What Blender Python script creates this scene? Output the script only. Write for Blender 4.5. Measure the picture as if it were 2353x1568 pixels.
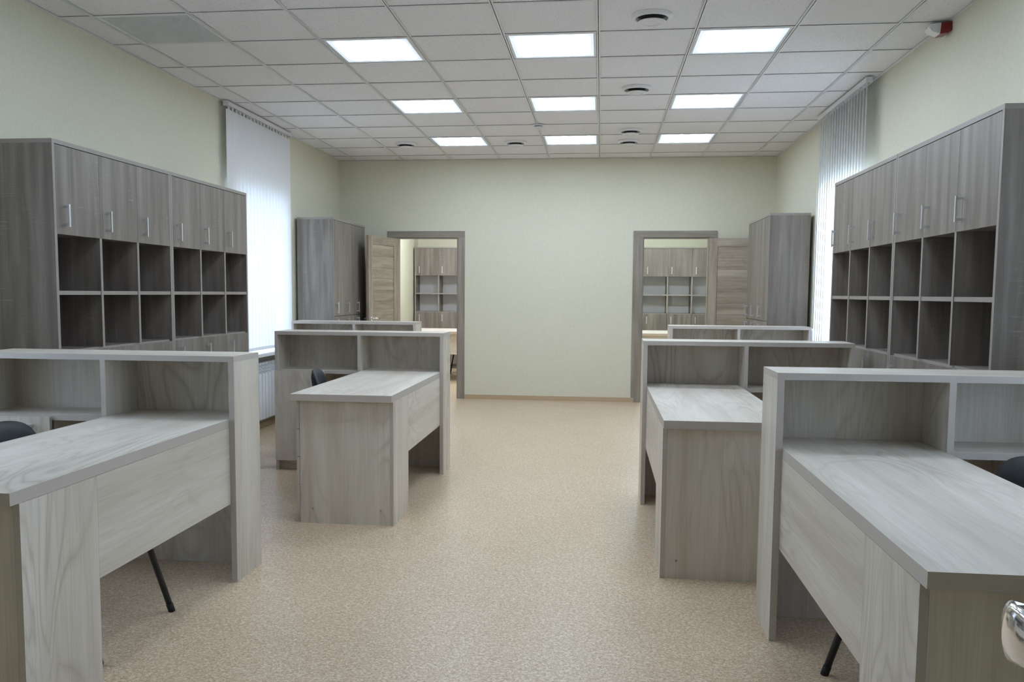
import bpy, bmesh, math, random
from mathutils import Vector, Matrix
random.seed(4)
D = bpy.data; SC = bpy.context.scene; COL = SC.collection
for o in list(D.objects): D.objects.remove(o)
R = math.radians

# ------------------------------------------------------------------ camera, sky, exposure
cam = D.objects.new('camera', D.cameras.new('camera')); COL.objects.link(cam)
FPX, CX, CY, W, H = 2018.0, 1138.16, 846.82, 2353.0, 1568.0
_r = Vector((0.99290699, 0.1187022, 0.00674559)); _u = Vector((-0.0168042, 0.08394268, 0.99632888)); _f = Vector((-0.11770019, 0.98937526, -0.08534197))
m = Matrix((_r, _u, -_f)).transposed().to_4x4(); m.translation = Vector((0.0414, -5.6864, 1.325))
cam.matrix_world = m
cam.data.sensor_fit = 'HORIZONTAL'; cam.data.sensor_width = 36.0; cam.data.lens = 36.0 * FPX / W
cam.data.shift_x = -(CX - W / 2) / W; cam.data.shift_y = (CY - H / 2) / W
cam.data.clip_start = 0.03; cam.data.clip_end = 80
SC.camera = cam
wd = D.worlds.new('overcast_sky'); SC.world = wd; wd.use_nodes = True
wd.node_tree.nodes['Background'].inputs[0].default_value = (0.67, 0.80, 1.0, 1)
wd.node_tree.nodes['Background'].inputs[1].default_value = 11.0
SC.view_settings.view_transform = 'Standard'; SC.view_settings.look = 'None'
SC.view_settings.exposure = 0.0; SC.view_settings.gamma = 1.0; SC.view_settings.use_curve_mapping = False
LAMP = 10.5
CEIL = 2.955; XL = -3.23; XR = 2.085; YB = 5.17; YF = -5.75; YN = 9.92
HW = CEIL + 0.25                     # walls run on above the hung ceiling

# ------------------------------------------------------------------ materials
def mat(name):
    mt = D.materials.new(name); mt.use_nodes = True
    nt = mt.node_tree; return mt, nt, nt.nodes['Principled BSDF']
def nd(nt, t, **kw):
    n = nt.nodes.new(t)
    for k, v in kw.items(): setattr(n, k, v)
    return n
def plain(name, col, rough=0.5, metal=0.0, spec=0.5):
    mt, nt, b = mat(name)
    b.inputs['Base Color'].default_value = (*col, 1); b.inputs['Roughness'].default_value = rough
    b.inputs['Metallic'].default_value = metal; b.inputs['Specular IOR Level'].default_value = spec
    return mt
def ramp(nt, stops):
    n = nd(nt, 'ShaderNodeValToRGB'); e = n.color_ramp.elements
    while len(e) < len(stops): e.new(0.5)
    for i, (p, c) in enumerate(stops): e[i].position = p; e[i].color = (*c, 1)
    return n
def math_n(nt, op, a, b=None):
    n = nd(nt, 'ShaderNodeMath', operation=op)
    for i, v in enumerate((a, b)):
        if v is None: continue
        if isinstance(v, (int, float)): n.inputs[i].default_value = v
        else: nt.links.new(v, n.inputs[i])
    return n.outputs[0]
def mixc(nt, blend, fac, a, b):
    n = nd(nt, 'ShaderNodeMix', data_type='RGBA', blend_type=blend)
    for s, v in ((n.inputs[0], fac), (n.inputs[6], a), (n.inputs[7], b)):
        if isinstance(v, (int, float)): s.default_value = v
        elif isinstance(v, tuple): s.default_value = (*v, 1)
        else: nt.links.new(v, s)
    return n.outputs[2]
def wood(name, axis, dark, mid, light, streak=(7, 7), rings=0.5, saw=0.0, rough=0.42, ringc=None):
    """laminate with its grain running along local axis 0, 1 or 2"""
    mt, nt, b = mat(name); L = nt.links.new
    tc = nd(nt, 'ShaderNodeTexCoord'); oi = nd(nt, 'ShaderNodeObjectInfo')
    off = nd(nt, 'ShaderNodeCombineXYZ')
    for i, k in enumerate((31.0, 57.0, 83.0)): L(math_n(nt, 'MULTIPLY', oi.outputs['Random'], k), off.inputs[i])
    ad = nd(nt, 'ShaderNodeVectorMath', operation='ADD'); L(tc.outputs['Object'], ad.inputs[0]); L(off.outputs[0], ad.inputs[1])
    def noise(across, along, detail=4, dist=0.0, rough_=0.55):
        mp = nd(nt, 'ShaderNodeMapping'); s = [across] * 3; s[axis] = along
        mp.inputs['Scale'].default_value = s; L(ad.outputs[0], mp.inputs[0])
        n = nd(nt, 'ShaderNodeTexNoise'); n.inputs['Scale'].default_value = 1.0; n.inputs['Detail'].default_value = detail
        n.inputs['Distortion'].default_value = dist; n.inputs['Roughness'].default_value = rough_
        L(mp.outputs[0], n.inputs['Vector']); return n.outputs['Fac']
    base = ramp(nt, ((0.30, dark), (0.5, mid), (0.70, light))); L(noise(streak[0] * 2.2, streak[0] * 0.16, 5, 0.35), base.inputs[0])
    col = base.outputs[0]
    low = noise(streak[1] * 0.55, streak[1] * 0.13, 2, 0.9, 0.4)                 # contour lines of a slow field: cathedral arches
    rg = math_n(nt, 'PINGPONG', math_n(nt, 'MULTIPLY', low, 26.0), 1.0)
    rr = ramp(nt, ((0.0, (0, 0, 0)), (0.22, (0.55, 0.55, 0.55)), (0.6, (1, 1, 1)))); L(rg, rr.inputs[0])
    msk = ramp(nt, ((0.42, (0, 0, 0)), (0.62, (1, 1, 1)))); L(noise(1.6, 0.7, 2), msk.inputs[0])
    inv = math_n(nt, 'MULTIPLY', math_n(nt, 'SUBTRACT', 1.0, rr.outputs[0]), math_n(nt, 'MULTIPLY', msk.outputs[0], rings))
    col = mixc(nt, 'MIX', inv, col, ringc or dark)
    fine = ramp(nt, ((0.35, (0.80, 0.80, 0.80)), (0.6, (1, 1, 1)))); L(noise(150, 3.5, 3), fine.inputs[0])
    col = mixc(nt, 'MULTIPLY', 0.5, col, fine.outputs[0])
    if saw:
        sw = ramp(nt, ((0.60, (0, 0, 0)), (0.72, (1, 1, 1)))); L(noise(9, 160, 2), sw.inputs[0])
        sm = ramp(nt, ((0.52, (0, 0, 0)), (0.66, (1, 1, 1)))); L(noise(5, 2.5, 2), sm.inputs[0])
        col = mixc(nt, 'MIX', math_n(nt, 'MULTIPLY', math_n(nt, 'MULTIPLY', sw.outputs[0], sm.outputs[0]), saw), col, tuple(min(1, c * 1.35) for c in light))
    L(col, b.inputs['Base Color']); b.inputs['Roughness'].default_value = rough; b.inputs['Specular IOR Level'].default_value = 0.4
    return mt
LD, LM, LL = (0.55, 0.485, 0.405), (0.66, 0.60, 0.52), (0.745, 0.695, 0.625)
OAK = [wood('bleached_oak_%s' % 'xyz'[i], i, LD, LM, LL, (3.6, 6), 0.75, ringc=(0.43, 0.37, 0.30)) for i in range(3)]
OAK_E = plain('bleached_oak_edge', (0.50, 0.455, 0.41), 0.5)
GD, GM, GL = (0.152, 0.128, 0.110), (0.222, 0.191, 0.168), (0.298, 0.262, 0.236)
GREY = [wood('grey_oak_%s' % 'xyz'[i], i, GD, GM, GL, (6.5, 8), 0.25, 0.55, ringc=(0.17, 0.14, 0.115)) for i in range(3)]
GREY_E = plain('grey_oak_edge', (0.30, 0.268, 0.242), 0.5)
DOORW = [wood('door_oak_%s' % 'xyz'[i], i, (0.29, 0.23, 0.17), (0.40, 0.335, 0.26), (0.50, 0.43, 0.35), (9, 8), 0.45, ringc=(0.26, 0.20, 0.145)) for i in range(3)]
CASW = [wood('casing_oak_%s' % 'xyz'[i], i, (0.24, 0.205, 0.165), (0.31, 0.27, 0.225), (0.38, 0.335, 0.285), (9, 8), 0.3) for i in range(3)]
TABW = [wood('peach_wood_%s' % 'xyz'[i], i, (0.62, 0.54, 0.475), (0.70, 0.62, 0.56), (0.76, 0.69, 0.63), (5, 5), 0.2) for i in range(3)]
TABW_E = plain('peach_wood_edge', (0.56, 0.45, 0.38), 0.5)
STEEL = plain('brushed_steel', (0.72, 0.74, 0.78), 0.32, 0.75)
CHROME = plain('chrome', (0.82, 0.82, 0.83), 0.10, 1.0)
WHITE_BACK = plain('white_fibreboard', (0.90, 0.90, 0.96), 0.55)
WPLAS = plain('white_plastic', (0.80, 0.80, 0.82), 0.35)
WPAINT = plain('white_enamel', (0.80, 0.82, 0.86), 0.3)
GAP_SHADE = plain('painted_gap_shade', (0.03, 0.028, 0.025), 0.8)  # near-black colour standing in for the shade inside the round vents
BLK_FAB = plain('black_leatherette', (0.018, 0.021, 0.025), 0.6)
BLK_MET = plain('black_metal', (0.014, 0.015, 0.016), 0.38)
TBAR = plain('ceiling_grid_metal', (0.80, 0.81, 0.81), 0.5)
SKIRT = plain('tan_skirting', (0.52, 0.39, 0.25), 0.4)
RED = plain('red_lens', (0.22, 0.015, 0.02), 0.25)
GREYP = plain('grey_plastic', (0.28, 0.28, 0.29), 0.5)
RUB = plain('rubber_foot', (0.02, 0.02, 0.02), 0.8)

def wall_mat(name, col):
    mt, nt, b = mat(name); L = nt.links.new
    tc = nd(nt, 'ShaderNodeTexCoord')
    n = nd(nt, 'ShaderNodeTexNoise'); n.inputs['Scale'].default_value = 90; n.inputs['Detail'].default_value = 5
    mp = nd(nt, 'ShaderNodeMapping'); mp.inputs['Scale'].default_value = (1, 1, 0.45); L(tc.outputs['Object'], mp.inputs[0]); L(mp.outputs[0], n.inputs[0])
    r = ramp(nt, ((0.3, tuple(c * 0.955 for c in col)), (0.7, tuple(min(1, c * 1.03) for c in col)))); L(n.outputs['Fac'], r.inputs[0])
    L(r.outputs[0], b.inputs['Base Color']); b.inputs['Roughness'].default_value = 0.62; b.inputs['Specular IOR Level'].default_value = 0.3
    bp = nd(nt, 'ShaderNodeBump'); bp.inputs['Strength'].default_value = 0.12; bp.inputs['Distance'].default_value = 0.002
    L(n.outputs['Fac'], bp.inputs['Height']); L(bp.outputs[0], b.inputs['Normal'])
    return mt
WALL = wall_mat('cream_wallpaper', (0.735, 0.71, 0.57))
def floor_mat():
    mt, nt, b = mat('beige_speckled_linoleum'); L = nt.links.new
    tc = nd(nt, 'ShaderNodeTexCoord')
    def noise(s, d=2):
        n = nd(nt, 'ShaderNodeTexNoise'); n.inputs['Scale'].default_value = s; n.inputs['Detail'].default_value = d
        L(tc.outputs['Object'], n.inputs[0]); return n.outputs['Fac']
    r = ramp(nt, ((0.30, (0.44, 0.305, 0.185)), (0.44, (0.56, 0.42, 0.28)), (0.58, (0.63, 0.492, 0.345)), (0.74, (0.78, 0.66, 0.515))))
    vo = nd(nt, 'ShaderNodeTexVoronoi'); vo.inputs['Scale'].default_value = 190; L(tc.outputs['Object'], vo.inputs['Vector'])
    sv = nd(nt, 'ShaderNodeSeparateColor'); L(vo.outputs['Color'], sv.inputs[0])
    L(math_n(nt, 'ADD', math_n(nt, 'MULTIPLY', sv.outputs[0], 0.42), math_n(nt, 'MULTIPLY', noise(70, 3), 0.62)), r.inputs[0])
    big = ramp(nt, ((0.3, (0.95, 0.945, 0.94)), (0.7, (1, 1, 1)))); L(noise(2.2, 3), big.inputs[0])
    L(mixc(nt, 'MULTIPLY', 1.0, r.outputs[0], big.outputs[0]), b.inputs['Base Color'])
    b.inputs['Roughness'].default_value = 0.34; b.inputs['Specular IOR Level'].default_value = 0.45
    return mt
FLOOR = floor_mat()
def tile_mat():
    mt, nt, b = mat('mineral_ceiling_tile'); L = nt.links.new
    tc = nd(nt, 'ShaderNodeTexCoord'); oi = nd(nt, 'ShaderNodeObjectInfo')
    n = nd(nt, 'ShaderNodeTexNoise'); n.inputs['Scale'].default_value = 120; n.inputs['Detail'].default_value = 2
    ad = nd(nt, 'ShaderNodeVectorMath', operation='ADD'); L(tc.outputs['Object'], ad.inputs[0])
    sc = nd(nt, 'ShaderNodeVectorMath', operation='SCALE'); sc.inputs[0].default_value = (17, 29, 41); L(oi.outputs['Random'], sc.inputs['Scale'])
    L(sc.outputs[0], ad.inputs[1]); L(ad.outputs[0], n.inputs[0])
    r = ramp(nt, ((0.30, (0.52, 0.51, 0.51)), (0.36, (0.85, 0.835, 0.845)), (0.8, (0.88, 0.865, 0.875)))); L(n.outputs['Fac'], r.inputs[0])
    L(r.outputs[0], b.inputs['Base Color']); b.inputs['Roughness'].default_value = 0.9; b.inputs['Specular IOR Level'].default_value = 0.1
    return mt
TILE = tile_mat()
def lamp_mat(name, col, strength):
    """prismatic cover over four tubes that run along local y"""
    mt, nt, b = mat(name); L = nt.links.new
    tc = nd(nt, 'ShaderNodeTexCoord'); sp = nd(nt, 'ShaderNodeSeparateXYZ'); L(tc.outputs['Object'], sp.inputs[0])
    u = math_n(nt, 'ADD', math_n(nt, 'DIVIDE', sp.outputs[0], 0.5), 0.5)
    w = math_n(nt, 'COSINE', math_n(nt, 'MULTIPLY', math_n(nt, 'SUBTRACT', math_n(nt, 'MULTIPLY', u, 4.0), 0.5), 2 * math.pi))
    def edge(lim, width, sock):                                     # light dies away towards the rim of the cover
        q = math_n(nt, 'DIVIDE', math_n(nt, 'SUBTRACT', lim, math_n(nt, 'ABSOLUTE', sock)), width)
        q = math_n(nt, 'MINIMUM', math_n(nt, 'MAXIMUM', q, 0.0), 1.0)
        return math_n(nt, 'MULTIPLY', math_n(nt, 'MULTIPLY', q, q), q)
    lim = math_n(nt, 'SUBTRACT', 0.272, math_n(nt, 'MULTIPLY', math_n(nt, 'SUBTRACT', 1.0, w), 0.011))   # tube ends reach farther than the gaps between
    s = math_n(nt, 'MULTIPLY', math_n(nt, 'ADD', 0.80, math_n(nt, 'MULTIPLY', w, 0.20)), math_n(nt, 'MULTIPLY', edge(lim, 0.055, sp.outputs[1]), edge(0.274, 0.07, sp.outputs[0])))
    s = math_n(nt, 'MAXIMUM', s, 0.028)
    b.inputs['Base Color'].default_value = (0.8, 0.8, 0.8, 1); b.inputs['Emission Color'].default_value = (*col, 1)
    L(math_n(nt, 'MULTIPLY', s, strength), b.inputs['Emission Strength'])
    return mt
GLOW = lamp_mat('lit_prismatic_cover', (0.725, 0.855, 1.0), LAMP * 2.45)
GLOW_WARM = lamp_mat('lit_prismatic_cover_warm', (0.83, 0.91, 1.0), LAMP * 8.0)
GLOW_FAR = lamp_mat('lit_prismatic_cover_far', (0.80, 0.93, 1.0), LAMP * 7.5)
def slat_mat():
    mt, nt, b = mat('white_blind_fabric'); L = nt.links.new
    tr = nd(nt, 'ShaderNodeBsdfTranslucent'); tr.inputs[0].default_value = (0.80, 0.82, 0.86, 1)
    df = nd(nt, 'ShaderNodeBsdfDiffuse'); df.inputs[0].default_value = (0.88, 0.88, 0.90, 1)
    mx = nd(nt, 'ShaderNodeMixShader'); mx.inputs[0].default_value = 0.15
    L(df.outputs[0], mx.inputs[1]); L(tr.outputs[0], mx.inputs[2]); L(mx.outputs[0], nt.nodes['Material Output'].inputs[0])
    return mt
SLAT = slat_mat()
def glass_mat():
    mt, nt, b = mat('window_glass'); L = nt.links.new
    tr = nd(nt, 'ShaderNodeBsdfTransparent'); tr.inputs[0].default_value = (0.93, 0.96, 0.97, 1)
    gl = nd(nt, 'ShaderNodeBsdfGlossy'); gl.inputs['Roughness'].default_value = 0.02
    mx = nd(nt, 'ShaderNodeMixShader'); mx.inputs[0].default_value = 0.07
    L(tr.outputs[0], mx.inputs[1]); L(gl.outputs[0], mx.inputs[2]); L(mx.outputs[0], nt.nodes['Material Output'].inputs[0])
    return mt
GLASS = glass_mat()

# ------------------------------------------------------------------ builders
def link(name, me, parent=None, mats=()):
    o = D.objects.new(name, me); COL.objects.link(o)
    for mm in mats: me.materials.append(mm)
    if parent is not None: o.parent = parent
    return o
def tag(o, label, cat, group=None):
    o['label'] = label; o['category'] = cat
    if group: o['group'] = group
    return o
def thing(name, label, cat, loc=(0, 0, 0), rz=0.0, group=None):
    o = D.objects.new(name, None); COL.objects.link(o); o.empty_display_size = 0.1
    o.location = loc; o.rotation_euler = (0, 0, rz); return tag(o, label, cat, group)
def struct(o): o['kind'] = 'structure'; return o
def add_box(bm, x0, x1, y0, y1, z0, z1, edge=False, rot=None):
    xs, ys, zs = sorted((x0, x1)), sorted((y0, y1)), sorted((z0, z1))
    v = [bm.verts.new((xs[i & 1], ys[(i >> 1) & 1], zs[(i >> 2) & 1])) for i in range(8)]
    if rot is not None:
        for q in v: q.co = rot @ q.co
    dims = [xs[1] - xs[0], ys[1] - ys[0], zs[1] - zs[0]]; thin = dims.index(min(dims))
    for ax, q in ((2, (0, 2, 3, 1)), (2, (4, 5, 7, 6)), (1, (0, 1, 5, 4)), (1, (2, 6, 7, 3)), (0, (0, 4, 6, 2)), (0, (1, 3, 7, 5))):
        f = bm.faces.new([v[i] for i in q]); f.material_index = 1 if (edge and ax != thin) else 0
def mesh_of(name, fn):
    bm = bmesh.new(); fn(bm); me = D.meshes.new(name); bm.to_mesh(me); bm.free(); return me
def box(name, b, mt, parent=None, edge=None):
    me = mesh_of(name, lambda bm: add_box(bm, *b, edge=edge is not None))
    return link(name, me, parent, (mt,) if edge is None else (mt, edge))
def boxes(name, bs, mt, parent=None, edge=None):
    def f(bm):
        for b in bs: add_box(bm, *b, edge=edge is not None)
    return link(name, mesh_of(name, f), parent, (mt,) if edge is None else (mt, edge))
def add_tube(bm, pts, r, seg=10, sy=1.0):
    pts = [Vector(p) for p in pts]; rings = []
    for i, p in enumerate(pts):
        d = (pts[min(i + 1, len(pts) - 1)] - pts[max(i - 1, 0)]).normalized()
        ref = Vector((0, 0, 1)) if abs(d.z) < 0.9 else Vector((0, 1, 0))
        a = d.cross(ref).normalized(); b2 = a.cross(d).normalized()
        rr = r[i] if isinstance(r, (list, tuple)) else r
        rings.append([bm.verts.new(p + a * rr * math.cos(t) + b2 * rr * sy * math.sin(t)) for t in [2 * math.pi * k / seg for k in range(seg)]])
    for A, B in zip(rings, rings[1:]):
        for k in range(seg): bm.faces.new((A[k], A[(k + 1) % seg], B[(k + 1) % seg], B[k])).smooth = True
    bm.faces.new(rings[0][::-1]); bm.faces.new(rings[-1])
def tube(name, pts, r, mt, parent=None, seg=10, sy=1.0):
    return link(name, mesh_of(name, lambda bm: (add_tube(bm, pts, r, seg, sy), bmesh.ops.recalc_face_normals(bm, faces=bm.faces))), parent, (mt,))
def lathe(name, prof, mt, parent=None, seg=32):
    """prof: (radius, z) pairs turned about local z"""
    def f(bm):
        rings = []
        for r, z in prof:
            rings.append([bm.verts.new((r * math.cos(2 * math.pi * k / seg), r * math.sin(2 * math.pi * k / seg), z)) for k in range(seg)] if r > 1e-6 else [bm.verts.new((0, 0, z))])
        for A, B in zip(rings, rings[1:]):
            for k in range(seg):
                q = [A[k % len(A)], A[(k + 1) % len(A)], B[(k + 1) % len(B)], B[k % len(B)]]
                q = list(dict.fromkeys(q))
                if len(q) > 2: bm.faces.new(q)
        bmesh.ops.recalc_face_normals(bm, faces=bm.faces)
    return link(name, mesh_of(name, f), parent, (mt,))
def kids(o): return [c for c in D.objects if c.parent == o]
def copy_tree(o, parent=None):
    c = o.copy(); COL.objects.link(c); c.parent = parent
    for ch in o.children: copy_tree(ch, c)
    return c
def place(proto, loc, rz, label, used=set()):
    o = proto if proto.name not in used else copy_tree(proto)
    used.add(proto.name); o.location = loc; o.rotation_euler = (0, 0, rz); o['label'] = label
    return o

# ------------------------------------------------------------------ floor, walls
struct(box('floor', (XL - 0.3, XR + 0.3, -7.6, YN + 0.2, -0.1, 0.0), FLOOR))
def wall_y(name, y0, y1, x0, x1, holes):
    """wall along x with door openings (xa, xb, top)"""
    bs = []; x = x0
    for a, b, t in holes: bs += [(x, a, y0, y1, 0, HW), (a, b, y0, y1, t, HW)]; x = b
    return struct(boxes(name, bs + [(x, x1, y0, y1, 0, HW)], WALL))
def wall_x(name, x0, x1, y0, y1, wins):
    bs = []; y = y0
    for a, b, s, t in wins: bs += [(x0, x1, y, a, 0, HW), (x0, x1, a, b, 0, s), (x0, x1, a, b, t, HW)]; y = b
    return struct(boxes(name, bs + [(x0, x1, y, y1, 0, HW)], WALL))
WINL = (1.86, 3.14, 0.72, 2.26); WINR = (1.36, 2.70, 0.72, 2.26)
WINL2 = (-3.36, -2.00, 0.72, 2.26); WINR2 = (-3.78, -2.44, 0.72, 2.26)   # the pair beside the near desks, outside the frame
wall_x('wall_left', XL - 0.28, XL, YF, YB, [WINL2, WINL])
wall_x('wall_right', XR, XR + 0.28, YF, YB, [WINR2, WINR])
DL = (-2.50, -1.725); DR = (0.54, 1.33); DT = 2.01
wall_y('wall_back', YB, YB + 0.12, XL - 0.28, XR + 0.28, [(*DL, DT), (*DR, DT)])
EN = (-0.44, 0.48)
wall_y('wall_front', YF - 0.12, YF, XL - 0.28, XR + 0.28, [(*EN, 2.06)])
# the two rooms beyond and the corridor behind the entrance
struct(box('wall_far', (XL - 0.28, XR + 0.28, YN, YN + 0.12, 0, HW), WALL))
struct(box('wall_far_left', (XL - 0.28, XL, YB + 0.12, YN, 0, HW), WALL))
struct(box('wall_far_right', (XR, XR + 0.28, YB + 0.12, YN, 0, HW), WALL))
struct(box('wall_partition', (-0.66, -0.54, YB + 0.12, YN, 0, HW), WALL))
struct(box('wall_corridor', (XL - 0.28, XR + 0.28, -7.6, -7.5, 0, HW), WALL))
struct(box('wall_corridor_left', (XL - 0.28, XL, -7.5, YF - 0.12, 0, HW), WALL))
struct(box('wall_corridor_right', (XR, XR + 0.28, -7.5, YF - 0.12, 0, HW), WALL))
struct(box('ceiling_far', (XL, XR, YB + 0.12, YN, CEIL, CEIL + 0.05), TILE))
struct(box('ceiling_corridor', (XL, XR, -7.5, YF - 0.12, CEIL, CEIL + 0.05), TILE))
def skirting(name, b): return struct(box(name, b, SKIRT))
SKH = 0.055
struct(boxes('baseboard_back', [(XL, DL[0] - 0.13, YB - 0.016, YB, 0, SKH), (-1.635, 0.462, YB - 0.016, YB, 0, SKH), (DR[1] + 0.10, XR, YB - 0.016, YB, 0, SKH)], SKIRT))
struct(box('baseboard_left', (XL, XL + 0.016, YF, YB - 0.02, 0, SKH), SKIRT))
struct(box('baseboard_right', (XR - 0.016, XR, YF, YB - 0.02, 0, SKH), SKIRT))
struct(boxes('baseboard_front', [(XL + 0.02, EN[0] - 0.1, YF, YF + 0.016, 0, SKH), (EN[1] + 0.1, XR - 0.02, YF, YF + 0.016, 0, SKH)], SKIRT))

# ------------------------------------------------------------------ hung ceiling: every tile a piece
ceil = struct(box('ceiling', (XL, XR, YF, YB, CEIL + 0.12, CEIL + 0.2), TILE))
G = 0.6
xs = [XL] + [k * G for k in range(-5, 4)] + [XR]
ys = [YF] + [k * G for k in range(-9, 9)] + [YB]
LIGHTS = [(c, r) for r in (-3, 0, 3, 6) for c in (-3, -1, 1)]
LIGHTS_CELLS = set(LIGHTS) | {(-5, -1)}
tile_cache = {}
for i in range(len(xs) - 1):
    for j in range(len(ys) - 1):
        ci, rj = i - 6, j - 10                                   # cell index: x from ci*G, y from rj*G
        if (ci, rj) in LIGHTS_CELLS: continue
        w, d = round(xs[i + 1] - xs[i], 4), round(ys[j + 1] - ys[j], 4)
        if (w, d) not in tile_cache:
            def f(bm, w=w, d=d):
                e = 0.006
                add_box(bm, -w / 2 + e, w / 2 - e, -d / 2 + e, d / 2 - e, 0, 0.014)
            me = mesh_of('ceiling_tile', f); me.materials.append(TILE); tile_cache[(w, d)] = me
        o = link('ceiling_tile', tile_cache[(w, d)], ceil)
        o.location = ((xs[i] + xs[i + 1]) / 2, (ys[j] + ys[j + 1]) / 2, CEIL + 0.0058)
for x in xs[1:-1]:
    boxes('grid_rail', [(x - 0.012, x + 0.012, YF, YB, CEIL, CEIL + 0.0015), (x - 0.002, x + 0.002, YF, YB, CEIL, CEIL + 0.035)], TBAR, ceil)
for y in ys[1:-1]:
    boxes('cross_tee', [(XL, XR, y - 0.012, y + 0.012, CEIL + 0.0006, CEIL + 0.0018), (XL, XR, y - 0.002, y + 0.002, CEIL, CEIL + 0.03)], TBAR, ceil)
boxes('edge_trim', [(XL, XL + 0.02, YF, YB, CEIL + 0.0002, CEIL + 0.002), (XR - 0.02, XR, YF, YB, CEIL + 0.0002, CEIL + 0.002),
                    (XL, XR, YF, YF + 0.02, CEIL + 0.0003, CEIL + 0.002), (XL, XR, YB - 0.02, YB, CEIL + 0.0003, CEIL + 0.002)], TBAR, ceil)

# recessed square lights
def lamp_mesh(glow):
    t = thing('ceiling_light', '', 'ceiling light')
    a, b = 0.285, 0.268
    boxes('frame', [(-a, a, b, a, 0.003, 0.07), (-a, a, -a, -b, 0.003, 0.07), (b, a, -b, b, 0.003, 0.07), (-a, -b, -b, b, 0.003, 0.07)], WPAINT, t)
    box('diffuser', (-0.2685, 0.2685, -0.2685, 0.2685, 0.006, 0.010), glow, t)
    box('housing', (-a, a, -a, a, 0.071, 0.08), WPAINT, t)
    return t
lp = lamp_mesh(GLOW); lp['group'] = 'lit square lights in the hung ceiling'
rown = {-3: 'one row before the first round vent', 0: 'just past the first round vent', 3: 'between the outer rows', 6: 'in the row nearest the inner doors'}
coln = {-3: 'closed blind side', -1: 'between the other two', 1: 'red alarm side'}
for c, r in LIGHTS:
    place(lp, (c * G + 0.3, r * G + 0.3, CEIL), 0, 'lit square ceiling light %s, %s' % (rown[r], coln[c]))
lw = lamp_mesh(GLOW_WARM); lw['group'] = 'ceiling lights of the rooms beyond'
for x, y, l in ((-2.1, 6.6, 'warm square ceiling light just beyond the swung-open door'), (-2.1, 8.2, 'warm square ceiling light over the far bookcase beyond the swung-open door')):
    place(lw, (x, y, CEIL - 0.09), 0, l)
lr = lamp_mesh(GLOW_FAR); lr['group'] = 'ceiling lights of the rooms beyond'
for x, y, l in ((0.9, 6.6, 'cool square ceiling light just beyond the folded-back door'), (0.9, 8.2, 'cool square ceiling light over the far bookcase beyond the folded-back door')):
    place(lr, (x, y, CEIL - 0.09), 0, l)

# round ventilation discs
def vent():
    t = thing('round_air_vent', '', 'air vent', group='round air vents in the ceiling tiles')
    lathe('ring', [(0.086, 0.0), (0.118, 0.0), (0.120, -0.005), (0.113, -0.017), (0.100, -0.024), (0.094, -0.022), (0.090, -0.010), (0.086, 0.0)], WPLAS, t)
    lathe('throat_shade', [(0.088, -0.003), (0.066, -0.004), (0.064, -0.038), (0.0, -0.039)], GAP_SHADE, t)  # dark core: shade between ring and disc put into its colour
    lathe('disc', [(0.0, -0.046), (0.046, -0.047), (0.050, -0.051), (0.056, -0.047), (0.078, -0.045), (0.082, -0.041), (0.078, -0.038), (0.0, -0.0395)], WPLAS, t)
    return t
vp = vent()
for x, y, l in ((0.313, -0.295, 'round white air vent farthest from the back wall of the vent column'), (0.298, 1.537, 'round white air vent in line with the middle row of lights'),
                (0.311, 3.359, 'round white air vent, farther from the back wall of the close pair'), (0.313, 3.992, 'round white air vent, nearer the back wall of the close pair'),
                (-2.118, 3.967, 'round white air vent nearest the tall cabinet with the open door beside it'), (-0.90, 3.951, 'round white air vent between two lights of the row nearest the doors')):
    place(vp, (x, y, CEIL + 0.0058), 0, l)
sd = thing('smoke_detector', 'small white smoke detector on a ceiling grid bar', 'smoke detector', (-0.585, 2.989, CEIL))
lathe('base', [(0.0, 0.0), (0.052, 0.0), (0.052, -0.012), (0.0, -0.012)], WPLAS, sd)
lathe('sensor_gap', [(0.036, -0.012), (0.036, -0.022)], GREYP, sd)
lathe('cap', [(0.0, -0.022), (0.047, -0.022), (0.046, -0.030), (0.036, -0.038), (0.0, -0.040)], WPLAS, sd)
gv = thing('ceiling_grille', 'square white egg-crate air grille set in the ceiling near the wall', 'air grille', (-4.5 * G, -0.5 * G, CEIL))
boxes('frame', [(-0.288, 0.288, 0.272, 0.288, 0.002, 0.02), (-0.288, 0.288, -0.288, -0.272, 0.002, 0.02), (0.272, 0.288, -0.272, 0.272, 0.002, 0.02), (-0.288, -0.272, -0.272, 0.272, 0.002, 0.02)], TBAR, gv)
st = [-0.272 + 0.544 * k / 34 for k in range(35)]
boxes('lattice', [(a - 0.002, a + 0.002, -0.272, 0.272, 0.003, 0.013) for a in st] + [(-0.272, 0.272, a - 0.002, a + 0.002, 0.004, 0.014) for a in st], TBAR, gv)
box('backing', (-0.285, 0.285, -0.285, 0.285, 0.022, 0.026), plain('grille_backing', (0.22, 0.215, 0.21), 0.8), gv)
al = thing('alarm_sounder', 'red and white alarm sounder high on the wall under the ceiling', 'alarm', (XR, 0.0, CEIL - 0.05))
def wedge(name, pts, y0, y1, mt, parent):
    def f(bm):
        A = [bm.verts.new((x, y0, z)) for x, z in pts]; B = [bm.verts.new((x, y1, z)) for x, z in pts]
        n = len(pts); bm.faces.new(A); bm.faces.new(B[::-1])
        for k in range(n): bm.faces.new((A[k], B[k], B[(k + 1) % n], A[(k + 1) % n]))
        bmesh.ops.recalc_face_normals(bm, faces=bm.faces)
    return link(name, mesh_of(name, f), parent, (mt,))
wedge('red_base', [(0, 0.042), (-0.060, 0.040), (-0.066, -0.026), (-0.02, -0.020), (0, -0.005)], -0.045, 0.045, RED, al)
wedge('lens', [(-0.060, 0.040), (-0.118, 0.034), (-0.130, 0.016), (-0.112, -0.008), (-0.066, -0.024)], -0.040, 0.040, WPLAS, al)

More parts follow.
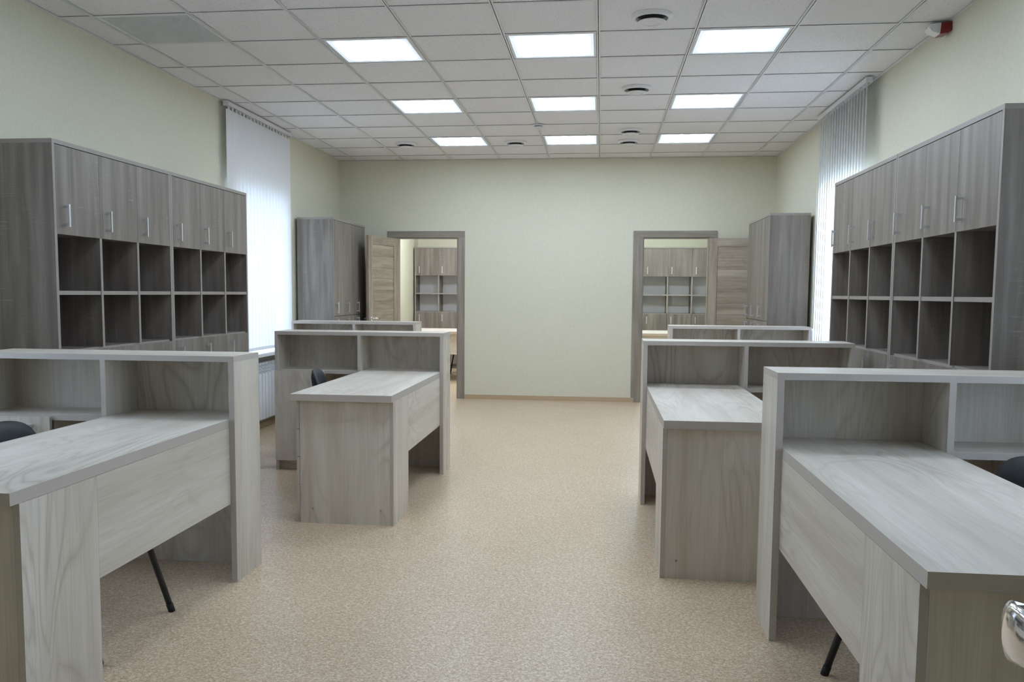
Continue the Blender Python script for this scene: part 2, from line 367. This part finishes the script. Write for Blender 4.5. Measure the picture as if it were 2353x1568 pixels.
# ------------------------------------------------------------------ windows, blinds, radiator
def window(n, xw, sgn, win):
    """xw: inner wall face, sgn: +1 when the room lies towards +x of the wall"""
    y0, y1, s, t = win; w = struct(D.objects.new('window_%d' % n, None)); COL.objects.link(w)
    o = xw - sgn * 0.17; a, b = o - sgn * 0.06, o
    boxes('window_frame', [(a, b, y0, y0 + 0.06, s, t), (a, b, y1 - 0.06, y1, s, t), (a, b, y0 + 0.06, y1 - 0.06, s, s + 0.06), (a, b, y0 + 0.06, y1 - 0.06, t - 0.06, t)], WPLAS, w)
    ym = (y0 + y1) / 2
    box('mullion', (a, b, ym - 0.05, ym + 0.05, s + 0.06, t - 0.06), WPLAS, w)
    g = o - sgn * 0.03
    for p, q in ((y0 + 0.06, ym - 0.05), (ym + 0.05, y1 - 0.06)): box('pane', (g - 0.004, g + 0.004, p, q, s + 0.06, t - 0.06), GLASS, w)
    box('window_sill', (xw - sgn * 0.17, xw + sgn * 0.165, y0 - 0.06, y1 + 0.06, s - 0.002, s + 0.026), WPLAS, w)
    return w
window(1, XL, 1, WINL); window(2, XR, -1, WINR); window(3, XL, 1, WINL2); window(4, XR, -1, WINR2)
def blind(x, y0, y1, zt, zb, n, ang, label, cordside):
    t = thing('vertical_blind', label, 'blind', (x, (y0 + y1) / 2, 0)); L = (y1 - y0) / 2
    def rail(bm):
        add_box(bm, -0.022, 0.022, -L, L, zt - 0.002, zt + 0.028); add_box(bm, -0.022, -0.014, -L, L, zt - 0.008, zt - 0.002); add_box(bm, 0.014, 0.022, -L, L, zt - 0.008, zt - 0.002)
    link('headrail', mesh_of('headrail', rail), t, (WPLAS,))
    for a in (-L - 0.012, L): box('rail_end', (-0.024, 0.024, a, a + 0.012, zt - 0.012, zt + 0.028), WPLAS, t)
    def slat(bm):
        w = 0.0445; N = 4; cols = []
        for k in range(N + 1):
            u = -1 + 2 * k / N; cols.append([bm.verts.new((0.004 * (1 - u * u), w * u, z)) for z in (zb, zb + (zt - zb) * 0.5, zt - 0.035)])
        for A, B in zip(cols, cols[1:]):
            for q in range(2): bm.faces.new((A[q], B[q], B[q + 1], A[q + 1])).smooth = True
    ms = mesh_of('slat', slat); ms.materials.append(SLAT)
    mh = mesh_of('slat_hook', lambda bm: add_box(bm, -0.004, 0.004, -0.011, 0.011, zt - 0.040, zt - 0.002)); mh.materials.append(WPLAS)
    mw = mesh_of('slat_weight', lambda bm: add_box(bm, -0.003, 0.003, -0.043, 0.043, zb - 0.004, zb + 0.026)); mw.materials.append(WPLAS)
    pitch = (2 * L - 0.09) / (n - 1)
    for k in range(n):
        s = link('slat', ms, t); s.location = (0, -L + 0.045 + k * pitch, 0); s.rotation_euler = (0, 0, ang + random.uniform(-0.012, 0.012))
        link('hook', mh, s); link('weight', mw, s)
    pts = []
    for k in range(n - 1):
        a = -L + 0.045 + k * pitch
        for q in range(5): pts.append((0.02 if k % 2 else -0.02, a + pitch * q / 4, zb - 0.004 - 0.02 * math.sin(math.pi * q / 4)))
    tube('bottom_chain', pts, 0.0015, WPLAS, t, 5)
    if cordside is not None:
        yc = L * cordside + 0.03 * cordside
        tube('pull_cord', [(cordx, yc, z) for cordx in (0.0,) for z in (zt, 1.6, 1.0)], 0.002, WPLAS, t, 6)
        wgt = lathe('cord_weight', [(0.0, 0.06), (0.012, 0.058), (0.017, 0.045), (0.018, -0.05), (0.0, -0.055)], WPLAS, t, 14); wgt.location = (0.0, yc, 0.955)
    return t
blind(-3.165, 1.66, 3.20, CEIL - 0.035, 0.775, 19, R(-7), 'closed white vertical blind over the window above the radiator', None)
blind(2.00, 1.30, 2.76, CEIL - 0.035, 0.775, 18, R(-22), 'white vertical blind with turned slats on the wall below the red alarm', 1)
blind(-3.165, -3.48, -1.94, CEIL - 0.035, 0.775, 19, R(72), 'opened white vertical blind beside the radiator-side desk nearest the entrance', None)
blind(2.00, -3.86, -2.38, CEIL - 0.035, 0.775, 18, R(-72), 'opened white vertical blind beside the alarm-side desk nearest the entrance', None)

rd = thing('radiator', 'white sectional radiator below the window with the closed blind', 'radiator', (-3.165, 2.42, 0))
def section(bm):
    add_box(bm, -0.040, 0.042, -0.0345, 0.0345, 0.115, 0.545)
    add_box(bm, -0.040, 0.020, -0.0345, 0.0345, 0.545, 0.635)
    for z in (0.545, 0.574, 0.603, 0.632): add_box(bm, 0.020, 0.040, -0.0345, 0.0345, z, z + 0.007)
    add_box(bm, 0.020, 0.040, -0.0345, -0.029, 0.545, 0.639); add_box(bm, 0.020, 0.040, 0.029, 0.0345, 0.545, 0.639); add_box(bm, 0.020, 0.040, -0.003, 0.003, 0.545, 0.639)
    add_box(bm, -0.040, 0.042, -0.0345, 0.0345, 0.639, 0.655)
msn = mesh_of('section', section); msn.materials.append(WPAINT)
for k in range(14):
    s = link('section', msn, rd); s.location = (0, -0.52 + 0.08 * k, 0)
tube('manifold', [(0, -0.56, 0.14), (0, 0.56, 0.14)], 0.016, WPAINT, rd); tube('manifold', [(0, -0.56, 0.60), (0, 0.56, 0.60)], 0.012, WPAINT, rd)
boxes('wall_bracket', [(-0.062, -0.03, -0.3, -0.28, 0.5, 0.6), (-0.062, -0.03, 0.28, 0.3, 0.5, 0.6)], WPAINT, rd)
tube('pipe', [(0, 0.56, 0.14), (0, 0.60, 0.12), (0, 0.60, 0.0)], 0.012, WPAINT, rd, 8)

# ------------------------------------------------------------------ bar handles
def add_handle(bm, x, z0, z1, y=0.0, sgn=-1):
    s = sgn; add_box(bm, x - 0.006, x + 0.006, y + s * 0.034, y + s * 0.026, z0, z1)
    for z in (z0 + 0.006, z1 - 0.018): add_box(bm, x - 0.005, x + 0.005, y, y + s * 0.027, z, z + 0.012)
def handle(parent, x, z0, z1, y=0.0):
    return link('handle', mesh_of('handle', lambda bm: add_handle(bm, x, z0, z1, y)), parent, (STEEL,))

# ------------------------------------------------------------------ tall storage
T = 0.022; CH = 2.12
def carcass(t, W, dep, back):
    box('side_panel', (0, T, 0, dep, 0, CH - T), GREY[2], t, GREY_E); box('side_panel', (W - T, W, 0, dep, 0, CH - T), GREY[2], t, GREY_E)
    box('top_board', (0, W, -0.001, dep, CH - T, CH), GREY[0], t, GREY_E)
    box('back_panel', (T, W - T, dep - 0.008, dep - 0.002, 0.06, CH - T), back, t)
    box('plinth', (T, W - T, 0.03, 0.05, 0, 0.07), GREY[0], t, GREY_E)
def doors(t, W, z0, z1, h0, h1):
    w = (W - 2 * T) / 3
    for k in range(3):
        a = T + k * w + 0.0018; b = T + (k + 1) * w - 0.0018
        d = box('door', (a, b, 0.0, 0.018, z0 + 0.002, z1 - 0.002), GREY[2], t, GREY_E)
        handle(d, a + 0.065, h0, h1)
def bookcase(W, dep, label, back, loc, rz, group):
    t = thing('bookcase', label, 'bookcase', loc, rz, group); w = (W - 2 * T) / 3
    carcass(t, W, dep, back)
    box('shelf', (T, W - T, 0.02, dep - 0.008, 1.627, 1.627 + T), GREY[0], t, GREY_E)
    box('shelf', (T, W - T, 0.02, dep - 0.008, 0.985, 0.999), GREY[0], t, GREY_E)
    box('shelf', (T, W - T, 0.05, dep - 0.008, 0.07, 0.07 + T), GREY[0], t, GREY_E)
    xd = [T + w * k for k in (1, 2)]
    for x in xd: box('divider', (x - T / 2, x + T / 2, 0.0, dep - 0.008, 0.999, 1.627), GREY[2], t, GREY_E)
    e = [T] + [v for x in xd for v in (x - T / 2, x + T / 2)] + [W - T]
    for k in range(3): box('cubby_shelf', (e[2 * k], e[2 * k + 1], 0.004, dep - 0.008, 1.300, 1.322), GREY[0], t, GREY_E)
    doors(t, W, 1.622, CH - T - 0.002, 1.665, 1.785)
    doors(t, W, 0.075, 0.990, 0.825, 0.945)
    return t
def wardrobe(W, dep, label, loc, rz):
    t = thing('tall_cabinet', label, 'cabinet', loc, rz, 'tall cabinets beside the inner doors')
    carcass(t, W, dep, GREY[2])
    box('shelf', (T, W - T, 0.02, dep - 0.008, 1.055, 1.075), GREY[0], t, GREY_E)
    doors(t, W, 1.066, CH - T - 0.002, 1.096, 1.216)
    doors(t, W, 0.075, 1.064, 0.918, 1.038)
    return t
gb = 'bookcases with pigeonholes along the side walls'
bookcase(1.278, 0.395, 'grey oak bookcase on the radiator wall, its end panel facing the entrance', GREY[2], (-2.83, -1.309, 0), R(90), gb)
bookcase(1.278, 0.395, 'grey oak bookcase on the radiator wall, right beside the closed blind', GREY[2], (-2.83, -0.029, 0), R(90), gb)
bookcase(1.325, 0.395, 'grey oak bookcase on the alarm wall, its end panel facing the entrance', GREY[2], (1.685, -0.437, 0), R(-90), gb)
bookcase(1.325, 0.395, 'grey oak bookcase on the alarm wall, partly before the turned-slat blind', GREY[2], (1.685, 0.893, 0), R(-90), gb)
wardrobe(1.273, 0.398, 'tall grey oak cabinet with long doors beside the door swung into the room', (-2.802, 3.491, 0), R(90))
wardrobe(1.242, 0.384, 'tall grey oak cabinet with long doors covering part of the folded-back door', (1.666, 4.448, 0), R(-90))
gf = 'white-backed bookcases in the rooms beyond'
bookcase(1.26, 0.36, 'white-backed oak bookcase seen through the doorway whose door swings into the room', WHITE_BACK, (-3.20, 9.50, 0), 0, gf)
bookcase(1.26, 0.36, 'white-backed oak bookcase seen through the doorway whose door is folded back', WHITE_BACK, (0.735, 9.50, 0), 0, gf)

# ------------------------------------------------------------------ desks with raised shelf
def desk(s):
    """s = -1: the unit runs to -x from the aisle end at x = 0; s = +1: mirrored. Front edge of the unit at y = 0, facing -y."""
    t = thing('office_desk', '', 'desk', group='pale oak desks with a raised shelf'); t.location = (0, 0, 0)
    P = 0.026; UW = 1.265; UD = 0.29; UH = 1.035; DV = 0.613
    X = lambda a: s * a
    B = lambda name, x0, x1, y0, y1, z0, z1, ax, par=t: box(name, (X(x0), X(x1), y0, y1, z0, z1), OAK[ax], par, OAK_E)
    B('aisle_panel', 0, P, 0, UD, 0, UH - P, 2)
    B('top_board', 0, UW, 0, UD, UH - P, UH, 0)
    B('back_panel', P, UW - 0.022, UD - 0.018, UD, 0, UH - P, 2)
    B('divider', DV, DV + 0.024, 0, UD - 0.018, 0.750, UH - P, 2)
    B('end_panel', UW - 0.022, UW, 0, UD, 0, UH - P, 2)
    B('shelf', DV + 0.0, UW - 0.022, 0.002, UD - 0.018, 0.726, 0.750, 0)
    # small cupboard under the raised shelf
    c0 = 0.885
    B('cupboard_side', c0, c0 + 0.018, 0.02, UD - 0.018, 0.07, 0.726, 2)
    B('plinth', c0, UW - 0.022, 0.04, 0.058, 0, 0.07, 0)
    B('cupboard_floor', c0 + 0.018, UW - 0.022, 0.02, UD - 0.018, 0.07, 0.088, 0)
    d = B('cupboard_door', c0 - 0.004, UW - 0.002, -0.018, 0.0, 0.074, 0.744, 2)
    link('handle', mesh_of('handle', lambda bm: add_handle(bm, X(c0 + 0.085), 0.585, 0.715, -0.018)), d, (STEEL,))
    # desktop and drawer pedestal
    B('desktop', P, DV, -1.485, UD - 0.019, 0.712, 0.750, 1)
    B('modesty_panel', P, P + 0.02, -1.052, UD - 0.019, 0.362, 0.711, 1)
    B('pedestal_side', P, P + 0.02, -1.445, -1.053, 0, 0.711, 2)
    B('pedestal_end', P + 0.0205, DV - 0.042, -1.445, -1.423, 0, 0.711, 2)
    B('pedestal_inner', P + 0.0205, DV - 0.042, -1.075, -1.053, 0, 0.711, 2)
    B('pedestal_plinth', DV - 0.09, DV - 0.072, -1.422, -1.076, 0, 0.055, 1)
    zz = [0.060, 0.225, 0.385, 0.545, 0.706]
    for a, b in zip(zz, zz[1:]):
        dr = B('drawer_front', DV - 0.040, DV - 0.022, -1.445, -1.053, a + 0.002, b - 0.002, 1)
        def f(bm, a=a, b=b):
            y0, y1, z = -1.33, -1.20, (a + b) / 2; xo = DV - 0.022
            add_box(bm, X(xo + 0.026), X(xo + 0.034), y0, y1, z - 0.006, z + 0.006)
            for y in (y0 + 0.006, y1 - 0.018): add_box(bm, X(xo), X(xo + 0.027), y, y + 0.012, z - 0.005, z + 0.005)
        link('handle', mesh_of('handle', f), dr, (STEEL,))
    for y, z in ((-1.4455, 0.05),):
        for x in (0.10, DV - 0.12):
            lathe('screw_cap', [(0.0, 0.0015), (0.006, 0.001), (0.006, 0.0)], GREYP, t, 10)
            cap = t.children[-1] if t.children else None
    return t
dl = desk(-1); dr_ = desk(1)
for o in list(dl.children) + list(dr_.children):
    if o.name.startswith('screw_cap'):
        par = o.parent; s = -1 if par == dl else 1; first = not any(c.name.startswith('screw_cap') and c.get('set') for c in par.children)
        o['set'] = 1; o.rotation_euler = (R(90), 0, 0); o.location = (s * (0.10 if first else 0.50), -1.445, 0.085)
for o in D.objects:
    if 'set' in o.keys(): del o['set']
place(dl, (-1.585, -1.935, 0), 0, 'pale oak desk with raised shelf on the radiator side, nearest the entrance')
place(dl, (-1.080, 0.556, 0), 0, 'pale oak desk with raised shelf next to the radiator, drawer end facing the entrance')
place(dl, (-1.760, 2.800, 0), 0, 'pale oak desk with raised shelf in front of the door swung into the room')
place(dr_, (0.705, -2.311, 0), 0, 'pale oak desk with raised shelf on the alarm side, nearest the entrance')
place(dr_, (0.312, -0.160, 0), 0, 'pale oak desk with raised shelf, second from the entrance on the alarm side')
place(dr_, (0.683, 2.580, 0), 0, 'pale oak desk with raised shelf in front of the folded-back door')

# ------------------------------------------------------------------ chairs
def pad(bm, w, h, th, curve=0.0, nx=14, nz=8, p=3.2):
    """rounded pad in the y-z plane, thickness along x, bent round the vertical by curve"""
    def pt(u, v, side):
        k = max(abs(u), abs(v)); y, z = u, v
        if k > 1e-6:
            n = (abs(u) ** p + abs(v) ** p) ** (1 / p); y, z = u * k / n, v * k / n
        e = (1 - k ** 4) ** 0.5
        return Vector((curve * y * y + side * th * 0.5 * (0.35 + 0.65 * e), y * w / 2, z * h / 2))
    S = []
    for side in (1, -1):
        S.append([[bm.verts.new(pt(-1 + 2 * i / nx, -1 + 2 * j / nz, side)) for j in range(nz + 1)] for i in range(nx + 1)])
    for g in S:
        for i in range(nx):
            for j in range(nz): bm.faces.new((g[i][j], g[i + 1][j], g[i + 1][j + 1], g[i][j + 1])).smooth = True
    A, B = S
    rim = [(i, 0) for i in range(nx)] + [(nx, j) for j in range(nz)] + [(i, nz) for i in range(nx, 0, -1)] + [(0, j) for j in range(nz, 0, -1)]
    for q in range(len(rim)):
        (i, j), (k, l) = rim[q], rim[(q + 1) % len(rim)]
        bm.faces.new((A[i][j], A[k][l], B[k][l], B[i][j])).smooth = True
    bmesh.ops.recalc_face_normals(bm, faces=bm.faces)
def chair():
    t = thing('office_chair', '', 'chair', group='black stacking chairs at the desks')
    st_ = link('seat', mesh_of('seat', lambda bm: pad(bm, 0.47, 0.44, 0.06)), t, (BLK_FAB,)); st_.rotation_euler = (0, R(-90), 0); st_.location = (-0.02, 0, 0.462)
    bk = link('backrest', mesh_of('backrest', lambda bm: pad(bm, 0.47, 0.31, 0.045, 0.040)), t, (BLK_FAB,)); bk.rotation_euler = (0, R(-10), 0); bk.location = (-0.312, 0, 0.655)
    for s in (-1, 1):
        tube('leg', [(0.15, s * 0.205, 0.425), (0.165, s * 0.212, 0.40), (0.265, s * 0.265, 0.012)], 0.0125, BLK_MET, t, 12, 1.0)
        tube('leg', [(-0.10, s * 0.20, 0.425), (-0.12, s * 0.206, 0.40), (-0.285, s * 0.235, 0.012)], 0.0125, BLK_MET, t, 12, 1.0)
        tube('back_upright', [(-0.15, s * 0.195, 0.425), (-0.245, s * 0.195, 0.44), (-0.285, s * 0.185, 0.50), (-0.318, s * 0.17, 0.66)], 0.0105, BLK_MET, t)
        tube('seat_rail', [(0.16, s * 0.20, 0.424), (-0.16, s * 0.20, 0.424)], 0.0115, BLK_MET, t)
        for p, q in (((0.2594, s * 0.262, 0.034), (0.2680, s * 0.2666, 0.0)), ((-0.2757, s * 0.2334, 0.034), (-0.2901, s * 0.2359, 0.0))):
            tube('foot_cap', [p, q], 0.0140, RUB, t, 12)
    tube('crossbar', [(0.12, -0.20, 0.420), (0.12, 0.20, 0.420)], 0.010, BLK_MET, t); tube('crossbar', [(-0.11, -0.20, 0.420), (-0.11, 0.20, 0.420)], 0.010, BLK_MET, t)
    return t
cp = chair()
place(cp, (-1.970, -2.592, 0), 0, 'black chair under the radiator-side desk nearest the entrance, one leg showing below its panel')
place(cp, (-1.512, 0.010, 0), R(12), 'black chair at the desk next to the radiator, only its backrest showing')
place(cp, (1.144, -2.822, 0), R(188), 'black chair under the alarm-side desk nearest the entrance, one leg showing below its panel')
place(cp, (-2.115, 8.700, 0), R(-90), 'black chair behind the peach desk beyond the swung-open door')

# ------------------------------------------------------------------ doors with casings
def lever(parent, x, y, z, face, ysgn, xs=1):
    """lever handle on a leaf lying in the local x-z plane; face: local y of the face, ysgn: which side; xs: way the lever points"""
    h = link('handle', mesh_of('handle', lambda bm: (add_tube(bm, [(x, face, z), (x, face + ysgn * 0.008, z)], 0.025, 20),
        add_tube(bm, [(x, face, z), (x, face + ysgn * 0.045, z)], 0.009, 14),
        add_tube(bm, [(x - xs * 0.006, face + ysgn * 0.046, z), (x + xs * 0.03, face + ysgn * 0.050, z + 0.004), (x + xs * 0.07, face + ysgn * 0.049, z + 0.002), (x + xs * 0.115, face + ysgn * 0.044, z - 0.004)], [0.011, 0.010, 0.009, 0.007], 14),
        bmesh.ops.recalc_face_normals(bm, faces=bm.faces))), parent, (CHROME,))
    return h
def inner_door(n, x0, x1, hinge, rz, flip):
    d = struct(D.objects.new('door_%d' % n, None)); COL.objects.link(d)
    yf = YB
    cw = 0.085
    box('casing', (x0 - cw - 0.03, x0, yf - 0.014, yf, 0, DT), CASW[2], d); box('casing', (x1, x1 + cw, yf - 0.014, yf, 0, DT), CASW[2], d)
    box('casing', (x0 - cw - 0.03, x1 + cw, yf - 0.015, yf, DT, DT + 0.078), CASW[0], d)
    box('jamb', (x0, x0 + 0.014, yf - 0.002, yf + 0.122, 0, DT), CASW[2], d); box('jamb', (x1 - 0.014, x1, yf - 0.002, yf + 0.122, 0, DT), CASW[2], d)
    box('jamb', (x0 + 0.014, x1 - 0.014, yf - 0.002, yf + 0.122, DT - 0.014, DT), CASW[0], d)
    lw_ = 0.745; th = 0.036; s = flip
    leaf = D.objects.new('leaf', None); COL.objects.link(leaf); leaf.parent = d
    leaf.location = (hinge[0], hinge[1], 0.008); leaf.rotation_euler = (0, 0, rz)
    sw = 0.10; zt = 1.985
    box('stile', (0, s * sw, 0, th, 0, zt), DOORW[2], leaf); box('stile', (s * (lw_ - sw), s * lw_, 0, th, 0, zt), DOORW[2], leaf)
    box('rail', (s * sw, s * (lw_ - sw), 0.001, th - 0.001, zt - 0.10, zt), DOORW[0], leaf); box('rail', (s * sw, s * (lw_ - sw), 0.001, th - 0.001, 0, 0.14), DOORW[0], leaf)
    zs = [0.142 + k * (zt - 0.102 - 0.142) / 13 for k in range(14)]
    for a, b in zip(zs, zs[1:]): box('plank', (s * (sw + 0.002), s * (lw_ - sw - 0.002), 0.006, th - 0.006, a + 0.001, b - 0.001), DOORW[0], leaf)
    for fy, sg in ((0.0, -1), (th, 1)): lever(leaf, s * (lw_ - 0.055), 0, 1.005, fy, sg, -s)
    return d
inner_door(1, *DL, (DL[0] + 0.016, YB - 0.022), R(76), -1)
inner_door(2, *DR, (DR[1] - 0.012, YB - 0.060), R(-13), 1)

# entrance door, standing open beside the camera: only its lever comes into view
d3 = struct(D.objects.new('door_3', None)); COL.objects.link(d3)
boxes('casing', [(EN[0] - 0.08, EN[0], YF, YF + 0.014, 0, 2.06), (EN[1], EN[1] + 0.08, YF, YF + 0.014, 0, 2.06), (EN[0] - 0.08, EN[1] + 0.08, YF, YF + 0.014, 2.06, 2.14)], CASW[2], d3)
lf = D.objects.new('leaf', None); COL.objects.link(lf); lf.parent = d3; lf.location = (0.450, YF + 0.02, 0.008)
box('panel', (0.0, 0.038, 0.0, 0.86, 0, 2.0), DOORW[2], lf)
def entr(bm):
    z = 1.040; y = 0.800
    def turned(r, x0, x1): add_tube(bm, [(x0, y, z), (x1, y, z)], r, 28)
    turned(0.026, 0.0, -0.008); turned(0.010, -0.004, -0.044)
    # broad curved blade, tall in section, sweeping back towards the hinge
    path = [(-0.046, 0.022, 0.0), (-0.060, 0.012, 0.0), (-0.067, -0.008, 0.001), (-0.066, -0.035, 0.003), (-0.060, -0.070, 0.002), (-0.052, -0.110, -0.004)]
    hh = [0.016, 0.022, 0.025, 0.022, 0.017, 0.012]; rings = []
    for (px, py, pz), h in zip(path, hh):
        ring = []
        for k in range(20):
            a = 2 * math.pi * k / 20; ring.append(bm.verts.new((px + 0.008 * math.cos(a), y + py, z + pz + h * math.sin(a))))
        rings.append(ring)
    for A, B in zip(rings, rings[1:]):
        for k in range(20): bm.faces.new((A[k], A[(k + 1) % 20], B[(k + 1) % 20], B[k])).smooth = True
    bm.faces.new(rings[0]); bm.faces.new(rings[-1][::-1]); bmesh.ops.recalc_face_normals(bm, faces=bm.faces)
link('handle', mesh_of('handle', entr), lf, (CHROME,))

# ------------------------------------------------------------------ desks of the rooms beyond
def table(label, loc, Lx):
    t = thing('plain_desk', label, 'desk', loc, 0, 'plain desks in the rooms beyond'); E = TABW_E
    box('desktop', (0, Lx, 0, 1.15, 0.712, 0.75), TABW[0], t, E)
    box('front_panel', (0.04, Lx - 0.04, 0.05, 0.068, 0.405, 0.711), TABW[0], t, E)
    box('end_panel', (0.02, 0.038, 0.05, 1.1, 0, 0.711), TABW[2], t, E); box('end_panel', (Lx - 0.038, Lx - 0.02, 0.05, 1.1, 0, 0.711), TABW[2], t, E)
    return t
table('peach wooden desk seen through the doorway whose door swings into the room', (-3.0, 7.22, 0), 1.75)
table('peach wooden desk seen through the doorway whose door is folded back', (0.45, 7.40, 0), 1.5)
